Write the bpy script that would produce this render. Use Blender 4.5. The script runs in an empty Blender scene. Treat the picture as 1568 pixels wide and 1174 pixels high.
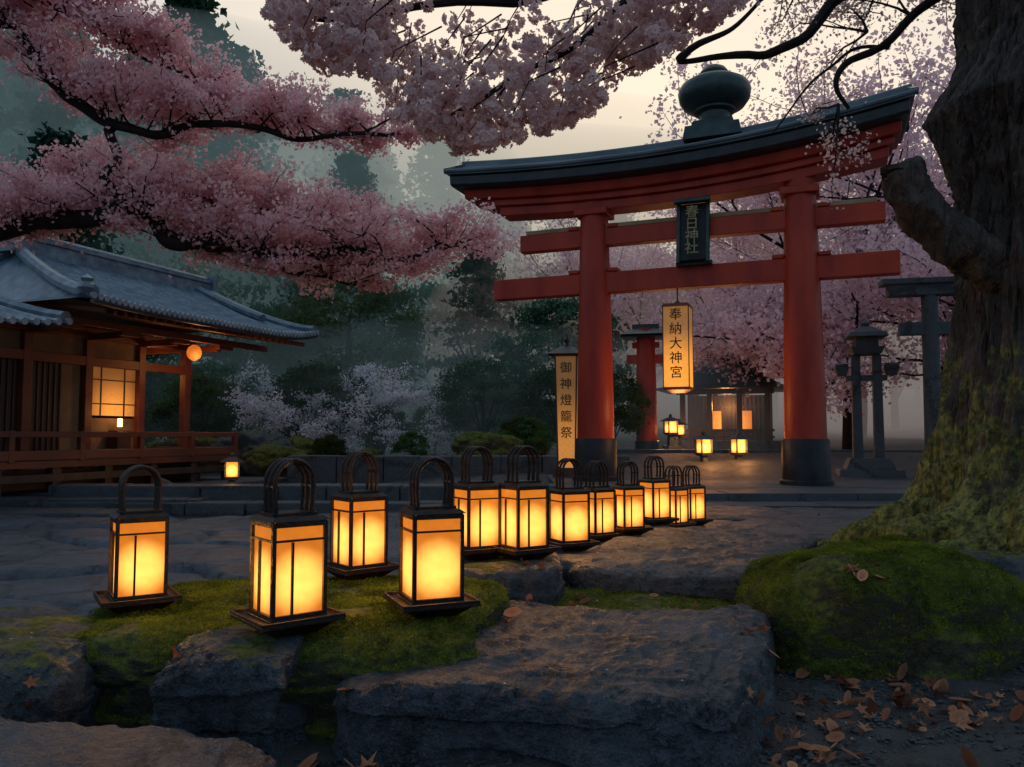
import bpy, bmesh, math, random
import numpy as np
from mathutils import Vector, Matrix, noise
from mathutils.bvhtree import BVHTree
random.seed(7); rng=np.random.default_rng(7)
S=bpy.context.scene; COL=S.collection
def rad(a): return math.radians(a)
def ss(a,b,x):
    t=max(0.,min(1.,(x-a)/(b-a))); return t*t*(3-2*t)

# ------------------------------------------------------------ materials
def nt(name):
    m=bpy.data.materials.new(name); m.use_nodes=True
    n=m.node_tree.nodes; l=m.node_tree.links
    return m,n,l,n['Principled BSDF']
def mat(name,c1,c2,scale=5,rough=.6,bump=.3,bscale=30,detail=4,metal=0,bdist=.02,stretch=(1,1,1),spec=.5):
    m,n,l,b=nt(name)
    tc=n.new('ShaderNodeTexCoord'); mp=n.new('ShaderNodeMapping'); mp.inputs['Scale'].default_value=stretch
    l.new(tc.outputs['Object'],mp.inputs[0])
    no=n.new('ShaderNodeTexNoise'); no.inputs['Scale'].default_value=scale; no.inputs['Detail'].default_value=detail
    l.new(mp.outputs[0],no.inputs[0])
    r=n.new('ShaderNodeValToRGB'); r.color_ramp.elements[0].position=.32; r.color_ramp.elements[1].position=.68
    r.color_ramp.elements[0].color=(*c1,1); r.color_ramp.elements[1].color=(*c2,1)
    l.new(no.outputs[0],r.inputs[0]); l.new(r.outputs[0],b.inputs['Base Color'])
    b.inputs['Roughness'].default_value=rough; b.inputs['Metallic'].default_value=metal
    b.inputs['Specular IOR Level'].default_value=spec
    n2=n.new('ShaderNodeTexNoise'); n2.inputs['Scale'].default_value=bscale; n2.inputs['Detail'].default_value=4
    l.new(mp.outputs[0],n2.inputs[0])
    bu=n.new('ShaderNodeBump'); bu.inputs['Strength'].default_value=bump; bu.inputs['Distance'].default_value=bdist
    l.new(n2.outputs[0],bu.inputs['Height']); l.new(bu.outputs[0],b.inputs['Normal'])
    return m
def rockmat(name,c1,c2,moss=0.,mosscol=((.03,.05,.008),(.19,.21,.022)),rough=.5,bs=1.,crack=1.7,crackcol=.4):
    m,n,l,b=nt(name)
    g=n.new('ShaderNodeNewGeometry')
    def N(sc,det=4,ro=.6):
        t=n.new('ShaderNodeTexNoise'); t.inputs['Scale'].default_value=sc; t.inputs['Detail'].default_value=det
        t.inputs['Roughness'].default_value=ro; l.new(g.outputs['Position'],t.inputs[0]); return t
    a=N(2.5,3); f=N(130,3,.85); mid=N(22,5,.75)
    r=n.new('ShaderNodeValToRGB'); e=r.color_ramp.elements
    e[0].position=.38; e[1].position=.62; e[0].color=(*c1,1); e[1].color=(*c2,1)
    mx=n.new('ShaderNodeMath'); mx.operation='MULTIPLY_ADD'; mx.inputs[1].default_value=.45
    l.new(f.outputs[0],mx.inputs[0])
    ms=n.new('ShaderNodeMath'); ms.operation='MULTIPLY_ADD'; ms.inputs[1].default_value=.27
    l.new(a.outputs[0],ms.inputs[0])
    mq=n.new('ShaderNodeMath'); mq.operation='MULTIPLY'; mq.inputs[1].default_value=.28; l.new(mid.outputs[0],mq.inputs[0]); l.new(mq.outputs[0],ms.inputs[2])
    l.new(ms.outputs[0],mx.inputs[2]); l.new(mx.outputs[0],r.inputs[0])
    v=n.new('ShaderNodeTexVoronoi'); v.feature='DISTANCE_TO_EDGE'; v.inputs['Scale'].default_value=crack
    wp=n.new('ShaderNodeVectorMath'); wp.operation='MULTIPLY_ADD'; wp.inputs[1].default_value=(.3,.3,.3)
    l.new(mid.outputs['Color'],wp.inputs[0]); l.new(g.outputs['Position'],wp.inputs[2]); l.new(wp.outputs[0],v.inputs[0])
    vr=n.new('ShaderNodeMapRange'); vr.inputs[2].default_value=.02; l.new(v.outputs[0],vr.inputs[0])
    cm=n.new('ShaderNodeMapRange'); cm.inputs[3].default_value=crackcol; cm.inputs[4].default_value=1.; l.new(vr.outputs[0],cm.inputs[0])
    cx=n.new('ShaderNodeVectorMath'); cx.operation='SCALE'; l.new(r.outputs[0],cx.inputs[0]); l.new(cm.outputs[0],cx.inputs['Scale'])
    h=n.new('ShaderNodeMath'); h.operation='MULTIPLY_ADD'; h.inputs[1].default_value=.3
    l.new(vr.outputs[0],h.inputs[0]); l.new(mid.outputs[0],h.inputs[2])
    h2=n.new('ShaderNodeMath'); h2.operation='MULTIPLY_ADD'; h2.inputs[1].default_value=.4
    l.new(f.outputs[0],h2.inputs[0]); l.new(h.outputs[0],h2.inputs[2])
    bu=n.new('ShaderNodeBump'); bu.inputs['Strength'].default_value=1.; bu.inputs['Distance'].default_value=.055*bs
    l.new(h2.outputs[0],bu.inputs['Height']); l.new(bu.outputs[0],b.inputs['Normal'])
    col=cx.outputs[0]
    if moss>0:
        sx=n.new('ShaderNodeSeparateXYZ'); l.new(g.outputs['Normal'],sx.inputs[0])
        mn=N(5,5,.65)
        ad=n.new('ShaderNodeMath'); ad.operation='MULTIPLY_ADD'; ad.inputs[1].default_value=.5
        l.new(sx.outputs[2],ad.inputs[0]); l.new(mn.outputs[0],ad.inputs[2])
        mr=n.new('ShaderNodeMapRange'); mr.inputs[1].default_value=1.0-moss; mr.inputs[2].default_value=1.12-moss
        l.new(ad.outputs[0],mr.inputs[0])
        mc=n.new('ShaderNodeValToRGB'); mc.color_ramp.elements[0].position=.38; mc.color_ramp.elements[1].position=.62
        mc.color_ramp.elements[0].color=(*mosscol[0],1); mc.color_ramp.elements[1].color=(*mosscol[1],1)
        l.new(mid.outputs[0],mc.inputs[0])
        m2=n.new('ShaderNodeMixRGB'); l.new(mr.outputs[0],m2.inputs[0]); l.new(col,m2.inputs[1]); l.new(mc.outputs[0],m2.inputs[2])
        col=m2.outputs[0]
        rr=n.new('ShaderNodeMapRange'); rr.inputs[3].default_value=rough; rr.inputs[4].default_value=.95
        l.new(mr.outputs[0],rr.inputs[0]); l.new(rr.outputs[0],b.inputs['Roughness'])
    else:
        rq=n.new('ShaderNodeMapRange'); rq.inputs[3].default_value=rough-.14; rq.inputs[4].default_value=rough+.25; l.new(a.outputs[0],rq.inputs[0]); l.new(rq.outputs[0],b.inputs['Roughness'])
    l.new(col,b.inputs['Base Color'])
    return m
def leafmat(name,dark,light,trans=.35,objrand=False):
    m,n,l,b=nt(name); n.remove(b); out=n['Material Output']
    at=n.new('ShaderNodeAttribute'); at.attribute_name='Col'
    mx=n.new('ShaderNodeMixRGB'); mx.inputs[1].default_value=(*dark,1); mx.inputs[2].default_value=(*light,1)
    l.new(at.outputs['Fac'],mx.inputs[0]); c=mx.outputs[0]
    if objrand:
        oi=n.new('ShaderNodeObjectInfo'); hs=n.new('ShaderNodeHueSaturation')
        mr=n.new('ShaderNodeMapRange'); mr.inputs[3].default_value=.6; mr.inputs[4].default_value=1.5
        l.new(oi.outputs['Random'],mr.inputs[0]); l.new(mr.outputs[0],hs.inputs['Value'])
        m3=n.new('ShaderNodeMapRange'); m3.inputs[3].default_value=.43; m3.inputs[4].default_value=.54
        l.new(oi.outputs['Random'],m3.inputs[0]); l.new(m3.outputs[0],hs.inputs['Hue'])
        l.new(c,hs.inputs['Color']); c=hs.outputs[0]
    d=n.new('ShaderNodeBsdfDiffuse'); t=n.new('ShaderNodeBsdfTranslucent'); s=n.new('ShaderNodeMixShader')
    s.inputs[0].default_value=trans; l.new(c,d.inputs[0]); l.new(c,t.inputs[0])
    l.new(d.outputs[0],s.inputs[1]); l.new(t.outputs[0],s.inputs[2]); l.new(s.outputs[0],out.inputs[0])
    return m
def glowmat(name,near,far,center,d0,d1,strength=1.,base=(.30,.17,.07),var=.3):
    m,n,l,b=nt(name); tc=n.new('ShaderNodeTexCoord')
    vd=n.new('ShaderNodeVectorMath'); vd.operation='DISTANCE'; vd.inputs[1].default_value=center
    l.new(tc.outputs['Object'],vd.inputs[0])
    mr=n.new('ShaderNodeMapRange'); mr.interpolation_type='SMOOTHSTEP'; mr.inputs[1].default_value=d0; mr.inputs[2].default_value=d1
    l.new(vd.outputs['Value'],mr.inputs[0])
    no=n.new('ShaderNodeTexNoise'); no.inputs['Scale'].default_value=30; no.inputs['Detail'].default_value=3; l.new(tc.outputs['Object'],no.inputs[0])
    mx=n.new('ShaderNodeMixRGB'); mx.inputs[1].default_value=(*near,1); mx.inputs[2].default_value=(*far,1)
    l.new(mr.outputs[0],mx.inputs[0])
    mm=n.new('ShaderNodeMapRange'); mm.inputs[3].default_value=(1-var)*strength; mm.inputs[4].default_value=(1+var)*strength
    l.new(no.outputs[0],mm.inputs[0])
    b.inputs['Base Color'].default_value=(*base,1); b.inputs['Roughness'].default_value=.8
    l.new(mx.outputs[0],b.inputs['Emission Color']); l.new(mm.outputs[0],b.inputs['Emission Strength'])
    return m

M_red=mat('vermilion_paint',(.29,.020,.010),(.46,.048,.018),scale=3,rough=.42,bump=.25,bscale=25,stretch=(1,1,.3),spec=.3)
M_black=mat('black_lacquer',(.007,.008,.010),(.02,.02,.024),scale=8,rough=.5,bump=.25,spec=.3)
M_roof=mat('roof_tile_blue',(.045,.078,.108),(.135,.195,.245),scale=6,rough=.33,bump=.4,bscale=18)
M_troof=mat('torii_copper_roof',(.028,.05,.062),(.085,.125,.145),scale=4,rough=.36,bump=.4,bscale=14,stretch=(.4,1,1))
M_roofd=mat('roof_dark_edge',(.010,.018,.022),(.025,.036,.042),scale=6,rough=.45,bump=.3)
M_bronze=mat('bronze_patina',(.012,.03,.03),(.035,.06,.058),scale=7,rough=.4,bump=.25,metal=.3)
M_wood=mat('dark_wood',(.022,.012,.008),(.06,.03,.017),scale=6,rough=.45,bump=.3,bscale=20,stretch=(1,1,.15))
M_lwood=mat('lantern_wood',(.006,.004,.0035),(.022,.010,.007),scale=30,rough=.42,bump=.25,bscale=60,spec=.3)
M_owood=mat('orange_wood',(.09,.022,.010),(.18,.045,.017),scale=4,rough=.5,bump=.3,bscale=20,stretch=(.3,1,1))
M_cream=mat('plaster',(.26,.17,.09),(.38,.26,.15),scale=3,rough=.85,bump=.1)
M_plas=mat('aged_plaster',(.13,.08,.04),(.22,.145,.075),scale=3,rough=.85,bump=.15)
M_gold=mat('gold_paint',(.20,.155,.07),(.30,.24,.11),scale=10,rough=.4,metal=.4)
M_ink=mat('ink',(.02,.012,.006),(.05,.03,.015),scale=30,rough=.7)
M_stone=rockmat('carved_stone',(.022,.031,.039),(.095,.118,.135),moss=0,bs=.5,crack=.6)
M_rock=rockmat('rock',(.012,.019,.028),(.135,.168,.205),moss=.0,rough=.40)
M_rockm=rockmat('rock_some_moss',(.012,.019,.028),(.13,.162,.198),moss=.07,rough=.40)
M_moss=rockmat('mossy_rock',(.035,.033,.02),(.09,.08,.05),moss=.52)
M_mossb=rockmat('mossy_boulder_rock',(.03,.03,.014),(.12,.11,.055),moss=.48)
M_bark=mat('bark',(.010,.007,.006),(.075,.055,.042),scale=11,rough=.75,bump=1.,bscale=16,detail=6,bdist=.12,stretch=(1,1,.28))
M_twig=mat('twig_bark',(.010,.007,.007),(.026,.018,.017),scale=8,rough=.8,bump=.3,spec=.2)
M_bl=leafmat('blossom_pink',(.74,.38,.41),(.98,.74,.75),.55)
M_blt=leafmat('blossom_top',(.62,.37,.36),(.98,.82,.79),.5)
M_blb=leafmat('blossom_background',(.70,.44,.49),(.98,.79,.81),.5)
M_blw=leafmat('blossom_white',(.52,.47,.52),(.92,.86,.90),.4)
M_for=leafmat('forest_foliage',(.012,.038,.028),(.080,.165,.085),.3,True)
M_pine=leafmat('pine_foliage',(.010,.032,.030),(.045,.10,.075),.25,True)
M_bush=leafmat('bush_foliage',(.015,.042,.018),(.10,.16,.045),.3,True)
M_mosst=leafmat('moss_tufts',(.028,.055,.007),(.28,.33,.035),.35)
M_dry=leafmat('dry_leaves',(.12,.04,.025),(.52,.25,.14),.15)

# ------------------------------------------------------------ mesh builder
class MB:
    def __init__(s): s.v=[]; s.f=[]; s.m=[]
    def add(s,vs,fs,mi=0):
        o=len(s.v); s.v+= [tuple(p) for p in vs]; s.f+=[tuple(i+o for i in f) for f in fs]; s.m+=[mi]*len(fs)
    def box(s,c,d,mi=0,M=None):
        x,y,z=[k/2 for k in d]
        vs=[Vector((a*x,b*y,e*z)) for e in(-1,1) for b in(-1,1) for a in(-1,1)]
        if M: vs=[M@p for p in vs]
        vs=[p+Vector(c) for p in vs]
        s.add(vs,[(0,2,3,1),(4,5,7,6),(0,1,5,4),(2,6,7,3),(0,4,6,2),(1,3,7,5)],mi)
    def beam(s,a,b,w,h,mi=0):
        a=Vector(a); b=Vector(b); d=b-a; L=d.length; d.normalize()
        up=Vector((0,0,1)) if abs(d.z)<.95 else Vector((0,1,0))
        y=up.cross(d).normalized(); z=d.cross(y)
        M=Matrix((d,y,z)).transposed(); s.box((a+b)/2,(L,w,h),mi,M)
    def frus(s,c,b,t,z0,z1,mi=0):
        bx,by=(b if isinstance(b,tuple) else (b,b)); tx,ty=(t if isinstance(t,tuple) else (t,t))
        vs=[(c[0]+i*bx/2,c[1]+j*by/2,z0) for i,j in((-1,-1),(1,-1),(1,1),(-1,1))]+[(c[0]+i*tx/2,c[1]+j*ty/2,z1) for i,j in((-1,-1),(1,-1),(1,1),(-1,1))]
        s.add(vs,[(3,2,1,0),(4,5,6,7),(0,1,5,4),(1,2,6,5),(2,3,7,6),(3,0,4,7)],mi)
    def lathe(s,prof,c=(0,0,0),n=32,mi=0):
        vs=[];fs=[]
        for r,z in prof:
            for i in range(n):
                a=2*math.pi*i/n; vs.append((c[0]+r*math.cos(a),c[1]+r*math.sin(a),c[2]+z))
        for k in range(len(prof)-1):
            for i in range(n):
                j=(i+1)%n; fs.append((k*n+i,k*n+j,(k+1)*n+j,(k+1)*n+i))
        fs.append(tuple(range(n-1,-1,-1))); fs.append(tuple((len(prof)-1)*n+i for i in range(n)))
        s.add(vs,fs,mi)
    def tube(s,pts,rs,n=6,mi=0,cap=True):
        pts=[Vector(p) for p in pts]; vs=[];fs=[]; prev=None
        for k,p in enumerate(pts):
            d=(pts[min(k+1,len(pts)-1)]-pts[max(k-1,0)]).normalized()
            if prev is None: u=d.cross(Vector((0.3,.2,1)) if abs(d.z)<.9 else Vector((1,0,0))).normalized()
            else: u=(prev-d*prev.dot(d)).normalized()
            prev=u; w=d.cross(u)
            for i in range(n):
                a=2*math.pi*i/n; vs.append(p+(u*math.cos(a)+w*math.sin(a))*rs[k])
        for k in range(len(pts)-1):
            for i in range(n):
                j=(i+1)%n; fs.append((k*n+i,k*n+j,(k+1)*n+j,(k+1)*n+i))
        if cap: fs.append(tuple(range(n-1,-1,-1))); fs.append(tuple((len(pts)-1)*n+i for i in range(n)))
        s.add(vs,fs,mi)
    def mesh(s,name,mats,smooth=False):
        me=bpy.data.meshes.new(name); me.from_pydata(s.v,[],s.f)
        for m in mats: me.materials.append(m)
        me.polygons.foreach_set('material_index',s.m)
        if smooth: me.polygons.foreach_set('use_smooth',[True]*len(s.f))
        me.update()
        if smooth and hasattr(me,'set_sharp_from_angle'): me.set_sharp_from_angle(angle=rad(40))
        return me
def obj(name,me,parent=None,loc=(0,0,0),rot=(0,0,0),scale=1,bevel=0):
    o=bpy.data.objects.new(name,me); COL.objects.link(o)
    o.location=loc; o.rotation_euler=rot; o.scale=(scale,)*3 if not isinstance(scale,tuple) else scale
    if parent: o.parent=parent
    if bevel:
        b=o.modifiers.new('bevel','BEVEL'); b.width=bevel; b.segments=2; b.limit_method='ANGLE'; b.harden_normals=False
    return o
def empty(name,loc=(0,0,0),rotz=0,scale=1,parent=None):
    o=bpy.data.objects.new(name,None); COL.objects.link(o); o.location=loc; o.rotation_euler=(0,0,rotz); o.scale=(scale,)*3
    o.empty_display_size=.2
    if parent:o.parent=parent
    return o
def light(name,parent,loc,energy,color=(1,.5,.18),r=.05):
    L=bpy.data.lights.new(name,'POINT'); L.energy=energy; L.color=color; L.shadow_soft_size=r
    o=bpy.data.objects.new(name,L); COL.objects.link(o); o.location=loc; o.parent=parent; return o
def text(name,body,parent,loc,rot,size,m,spacing=1.0):
    c=bpy.data.curves.new(name,'FONT'); c.body=body; c.size=size; c.align_x='CENTER'; c.align_y='TOP'; c.extrude=.003; c.space_line=spacing; c.offset=.001
    c.materials.append(m); o=bpy.data.objects.new(name,c); COL.objects.link(o); o.parent=parent; o.location=loc; o.rotation_euler=rot; return o

def leaves(name,cen,size,m,parent=None,shade=None,aspect=.6,flat=0.,sv=.35):
    cen=np.asarray(cen,dtype=np.float32); N=len(cen)
    nr=rng.normal(size=(N,3)); nr[:,2]+=flat*np.sign(nr[:,2]+1e-6)*2; nr/=np.linalg.norm(nr,axis=1)[:,None]
    t=rng.normal(size=(N,3)); u=np.cross(nr,t); u/=np.linalg.norm(u,axis=1)[:,None]+1e-9; w=np.cross(nr,u)
    s=(size*(1+sv*rng.uniform(-1,1,N)))[:,None]
    u*=s*.5; w*=s*.5*aspect
    bend=nr*s*.12
    V=np.stack([cen-u,cen+w+bend,cen+u,cen-w+bend],1).reshape(-1,3).astype(np.float32)
    me=bpy.data.meshes.new(name); me.vertices.add(4*N); me.vertices.foreach_set('co',V.ravel())
    me.loops.add(4*N); me.loops.foreach_set('vertex_index',np.arange(4*N,dtype=np.int32))
    me.polygons.add(N); me.polygons.foreach_set('loop_start',np.arange(0,4*N,4,dtype=np.int32))
    me.polygons.foreach_set('loop_total',np.full(N,4,dtype=np.int32))
    me.update(calc_edges=True)
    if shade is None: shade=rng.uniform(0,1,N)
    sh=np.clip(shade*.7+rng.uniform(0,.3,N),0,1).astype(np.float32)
    c=np.repeat(sh,4); ca=me.color_attributes.new('Col','FLOAT_COLOR','POINT')
    ca.data.foreach_set('color',np.stack([c,c,c,np.ones_like(c)],1).ravel().astype(np.float32))
    me.materials.append(m)
    return obj(name,me,parent)
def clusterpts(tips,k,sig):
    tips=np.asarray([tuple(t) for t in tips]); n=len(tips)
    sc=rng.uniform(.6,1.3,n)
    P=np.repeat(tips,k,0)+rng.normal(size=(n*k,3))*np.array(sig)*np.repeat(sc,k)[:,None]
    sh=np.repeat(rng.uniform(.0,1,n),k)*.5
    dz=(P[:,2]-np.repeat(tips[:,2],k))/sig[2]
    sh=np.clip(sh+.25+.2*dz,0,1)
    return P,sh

# ------------------------------------------------------------ terrain
def g(x,y):
    z=.11*(1-ss(3.4,4.8,y))
    z+=.12*ss(-.2,.8,x-.12*(y-4))*ss(3.6,4.8,y)*(1)
    z+=.20*math.exp(-((x-3.3)**2+(y-4.5)**2)/1.0)
    z+=.18*ss(9.4,10.2,y)*ss(-3,0,x)
    z+=.35*ss(12,17,y)
    lf=.30+.70*ss(14,-14,x)
    z+=14*lf*ss(18,60,y)
    z+=.02*noise.noise(Vector((x*1.3,y*1.3,0)))
    if y>16: z+=.5*noise.noise(Vector((x*.2,y*.2,3)))*ss(16,22,y)
    return z
def axis(segs):
    out=[]
    for a,b,st in segs:
        n=max(1,int(round((b-a)/st)));
        out+=[a+(b-a)*i/n for i in range(n)]
    out.append(segs[-1][1]); return out
xs=axis([(-400,-60,40),(-60,-12,3),(-12,-4,.5),(-4,4,.08),(4,12,.4),(12,60,3),(60,400,40)])
ys=axis([(-30,0,3),(0,1.5,.3),(1.5,6,.06),(6,16,.25),(16,70,1.5),(70,500,40)])
vs=[(x,y,g(x,y)+(.016*noise.fractal(Vector((x*6,y*6,0)),1,2,4) if 1<y<7 and abs(x)<5 else 0)) for y in ys for x in xs]
nx=len(xs); fs=[(j*nx+i,j*nx+i+1,(j+1)*nx+i+1,(j+1)*nx+i) for j in range(len(ys)-1) for i in range(nx-1)]
me=bpy.data.meshes.new('ground'); me.from_pydata(vs,[],fs); me.polygons.foreach_set('use_smooth',[True]*len(fs))
M_soil=rockmat('soil_gravel',(.010,.012,.014),(.085,.09,.095),moss=.0,rough=.55,bs=.7)
me.materials.append(M_soil); obj('ground',me)

BVH=[]
def ground_at(x,y):
    z=g(x,y)
    for b in BVH:
        h=b.ray_cast(Vector((x,y,5)),Vector((0,0,-1)))
        if h[0] and h[0].z>z: z=h[0].z
    return z
def slab(name,C,zt,zb,m,cuts=30,k=7,amp=.02,fr=2.5,seed=0,parent=None,reg=True,rough=.008):
    bm=bmesh.new(); bmesh.ops.create_cube(bm,size=2); bmesh.ops.subdivide_edges(bm,edges=bm.edges[:],cuts=cuts,use_grid_fill=True)
    c=[Vector(p) for p in C]; so=Vector((seed*7.3,seed*3.1,seed*5.7))
    for v in bm.verts:
        p=v.co; L=(abs(p.x)**k+abs(p.y)**k+abs(p.z)**k)**(1/k); q=p/L
        a=(q.x+1)/2; b=(q.y+1)/2
        xy=(c[0]*(1-a)+c[1]*a)*(1-b)+(c[3]*(1-a)+c[2]*a)*b
        T=(zt[0]*(1-a)+zt[1]*a)*(1-b)+(zt[3]*(1-a)+zt[2]*a)*b
        w=Vector((xy.x,xy.y,zb+(T-zb)*(q.z+1)/2))
        d=q.normalized(); d.z*=.5
        f=noise.fractal(w*fr+so,1,2,5)*amp*3
        sx=1 if abs(q.x)>.8 or abs(q.y)>.8 else .35
        r=noise.ridged_multi_fractal(w*6+so,1,2,5,1,2)*rough
        fi=noise.fractal(w*28+so,.8,2,3)*.006
        lay=.004*math.copysign(1,noise.noise(Vector((w.x*1.5,w.y*1.5,w.z*16))+so))*(1-ss(.55,.95,abs(q.z)))
        f2=noise.noise(w*1.3+so)*amp*3
        v.co=w+Vector((d.x,d.y,0))*(f+f2+lay+fi)*1.6+Vector((0,0,(f*sx*.5+r+fi*.7)*(1 if q.z>0 else 0)))
    me=bpy.data.meshes.new(name); bm.to_mesh(me)
    if reg: BVH.append(BVHTree.FromBMesh(bm))
    bm.free(); me.materials.append(m); me.polygons.foreach_set('use_smooth',[True]*len(me.polygons))
    return obj(name,me,parent)
def boulder(name,c,r,m,seed=0,cuts=26,k=2.6,amp=.12,reg=False,parent=None):
    bm=bmesh.new(); bmesh.ops.create_cube(bm,size=2); bmesh.ops.subdivide_edges(bm,edges=bm.edges[:],cuts=cuts,use_grid_fill=True)
    so=Vector((seed*7.3,seed*3.1,seed*5.7))
    for v in bm.verts:
        p=v.co; L=(abs(p.x)**k+abs(p.y)**k+abs(p.z)**k)**(1/k); q=p/L
        s=1+amp*(noise.noise(q*1.2+so)*1.6+noise.fractal(q*3+so,1,2,5)*.7)
        v.co=Vector((c[0]+q.x*r[0]*s,c[1]+q.y*r[1]*s,c[2]+q.z*r[2]*s))
    me=bpy.data.meshes.new(name); bm.to_mesh(me)
    if reg: BVH.append(BVHTree.FromBMesh(bm))
    bm.free(); me.materials.append(m); me.polygons.foreach_set('use_smooth',[True]*len(me.polygons))
    return obj(name,me,parent)

# foreground stones
slab('stone_slab',[(-.52,2.28),(.64,2.12),(1.00,3.2),(-.12,3.32)],[.30,.30,.31,.31],.0,M_rock,cuts=150,k=10,amp=.015,seed=1,rough=.014)
slab('stone_slab',[(.22,3.9),(1.15,3.62),(2.15,5.55),(.95,5.85)],[.36,.36,.33,.33],.0,M_rock,cuts=90,k=10,amp=.016,seed=2,rough=.012)
slab('stone_slab',[(-.36,3.38),(.2,3.4),(.26,4.05),(-.3,4.15)],[.42,.43,.43,.43],.05,M_rockm,cuts=40,amp=.01,seed=3)
slab('stone_slab',[(.02,4.15),(.6,4.0),(1.05,5.6),(.4,5.75)],[.37,.37,.28,.28],.0,M_rock,cuts=40,amp=.01,seed=4)
slab('stone_slab',[(.62,5.62),(1.35,5.5),(2.1,7.3),(1.2,7.35)],[.275,.275,.235,.235],.0,M_rock,cuts=30,amp=.01,seed=5)
slab('stone_slab',[(1.4,5.95),(2.75,5.7),(3.4,7.2),(2.05,7.4)],[.25]*4,.0,M_rock,cuts=40,amp=.015,seed=6)
slab('stone_slab',[(1.9,7.5),(4.2,7.4),(4.6,8.6),(1.7,8.7)],[.21]*4,.0,M_rock,cuts=40,amp=.015,seed=7)
MOUND=slab('mossy_mound',[(-1.6,2.45),(-.1,2.36),(.02,3.45),(-1.5,3.5)],[.36,.42,.43,.38],.0,M_moss,cuts=70,k=5,amp=.016,seed=8,rough=.008)
FILL=slab('mossy_rock',[(-.05,3.22),(1.02,3.12),(1.12,3.72),(.1,3.98)],[.25,.24,.24,.27],.0,M_moss,cuts=50,k=5,amp=.015,seed=18,rough=.008)
slab('rock',[(-1.10,2.18),(-.56,2.15),(-.55,2.55),(-1.0,2.6)],[.37,.37,.40,.40],.0,M_rockm,cuts=70,k=4.5,amp=.022,seed=9,rough=.012)
slab('rock',[(-1.80,2.26),(-1.26,2.22),(-1.24,2.8),(-1.85,2.95)],[.37,.35,.37,.37],.0,M_rockm,cuts=70,k=4.5,amp=.022,seed=10,rough=.012)
slab('rock',[(-1.95,1.35),(-.46,1.4),(-.52,2.04),(-1.95,2.16)],[.30,.255,.25,.30],.0,M_rock,cuts=90,k=7,amp=.016,seed=11,rough=.012)
slab('rock',[(-2.5,2.5),(-1.85,2.4),(-1.7,3.2),(-2.5,3.3)],[.32,.33,.33,.33],.0,M_rockm,cuts=40,k=4,amp=.02,seed=12)
slab('rock',[(-.42,1.4),(.5,1.4),(.42,1.95),(-.4,1.99)],[.16,.14,.14,.16],.0,M_rock,cuts=60,k=5,amp=.02,seed=15,rough=.012)
BOUL=boulder('mossy_boulder',(1.50,3.34,.17),(.51,.38,.38),M_mossb,seed=3,cuts=80,k=3.0,amp=.10,reg=True)
boulder('rock',(2.2,3.45,.13),(.46,.36,.36),M_rockm,seed=4,cuts=50,reg=True)
def paving(name,x0,x1,y0,y1,st,scale,zoff,m):
    X=np.arange(x0,x1,st); Y=np.arange(y0,y1,st); V=[]
    for y in Y:
        for x in X:
            p=Vector((x*scale*.8+.15*noise.noise(Vector((x*2,y*2,9))),y*scale*1.3+.15*noise.noise(Vector((x*2,y*2,4))),.5))
            d,_=noise.voronoi(p); e=d[1]-d[0]
            cid=noise.cell(Vector(_[0])*7.7)
            V.append((x,y,g(x,y)+zoff+.055*ss(.0,.10,e)+cid*.028+.008*noise.fractal(Vector((x*4,y*4,1)),1,2,3)))
    nX=len(X); F=[(j*nX+i,j*nX+i+1,(j+1)*nX+i+1,(j+1)*nX+i) for j in range(len(Y)-1) for i in range(nX-1)]
    me=bpy.data.meshes.new(name); me.from_pydata(V,[],F); me.polygons.foreach_set('use_smooth',[True]*len(F)); me.materials.append(m); return obj(name,me)
M_pave=rockmat('paving_stone',(.020,.032,.047),(.13,.17,.215),rough=.40,bs=.6,crackcol=.3)
paving('stone_paving',-7.5,.4,3.7,9.6,.035,.9,.004,M_pave)
paving('stone_path',1.5,6.5,4.8,8.9,.045,1.2,.004,M_pave)
sb=MB()
def blocks(mb,x0,x1,y0,y1,z0,z1,w):
    x=x0
    while x<x1:
        ww=min(w*random.uniform(.7,1.3),x1-x)
        mb.box((x+ww/2,(y0+y1)/2+random.uniform(-.02,.02),(z0+z1)/2+random.uniform(-.006,.006)),(ww-.012,y1-y0,z1-z0)); x+=ww
blocks(sb,.9,7.5,8.9,9.7,-.1,.215,1.1)
yy=9.55
for dy in (1.1,.9,1.2,1.0,1.1,1.2): blocks(sb,.6,8.2,yy,yy+dy-.012,-.1,.30,1.3); yy+=dy
blocks(sb,2.2,9.5,16.1,16.6,.1,.50,1.0); blocks(sb,2.2,9.5,16.65,17.2,.1,.68,1.1)
obj('stone_steps',sb.mesh('stone_steps',[M_stone]),bevel=.018)
sb=MB(); blocks(sb,-6.0,.55,9.9,10.3,-.1,.16,.9); blocks(sb,-6.0,.6,10.35,10.8,-.1,.34,.8); blocks(sb,-4.0,2.1,14.2,14.6,.1,.62,.7)
obj('stone_terrace_wall',sb.mesh('w',[M_stone]),bevel=.02)

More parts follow.
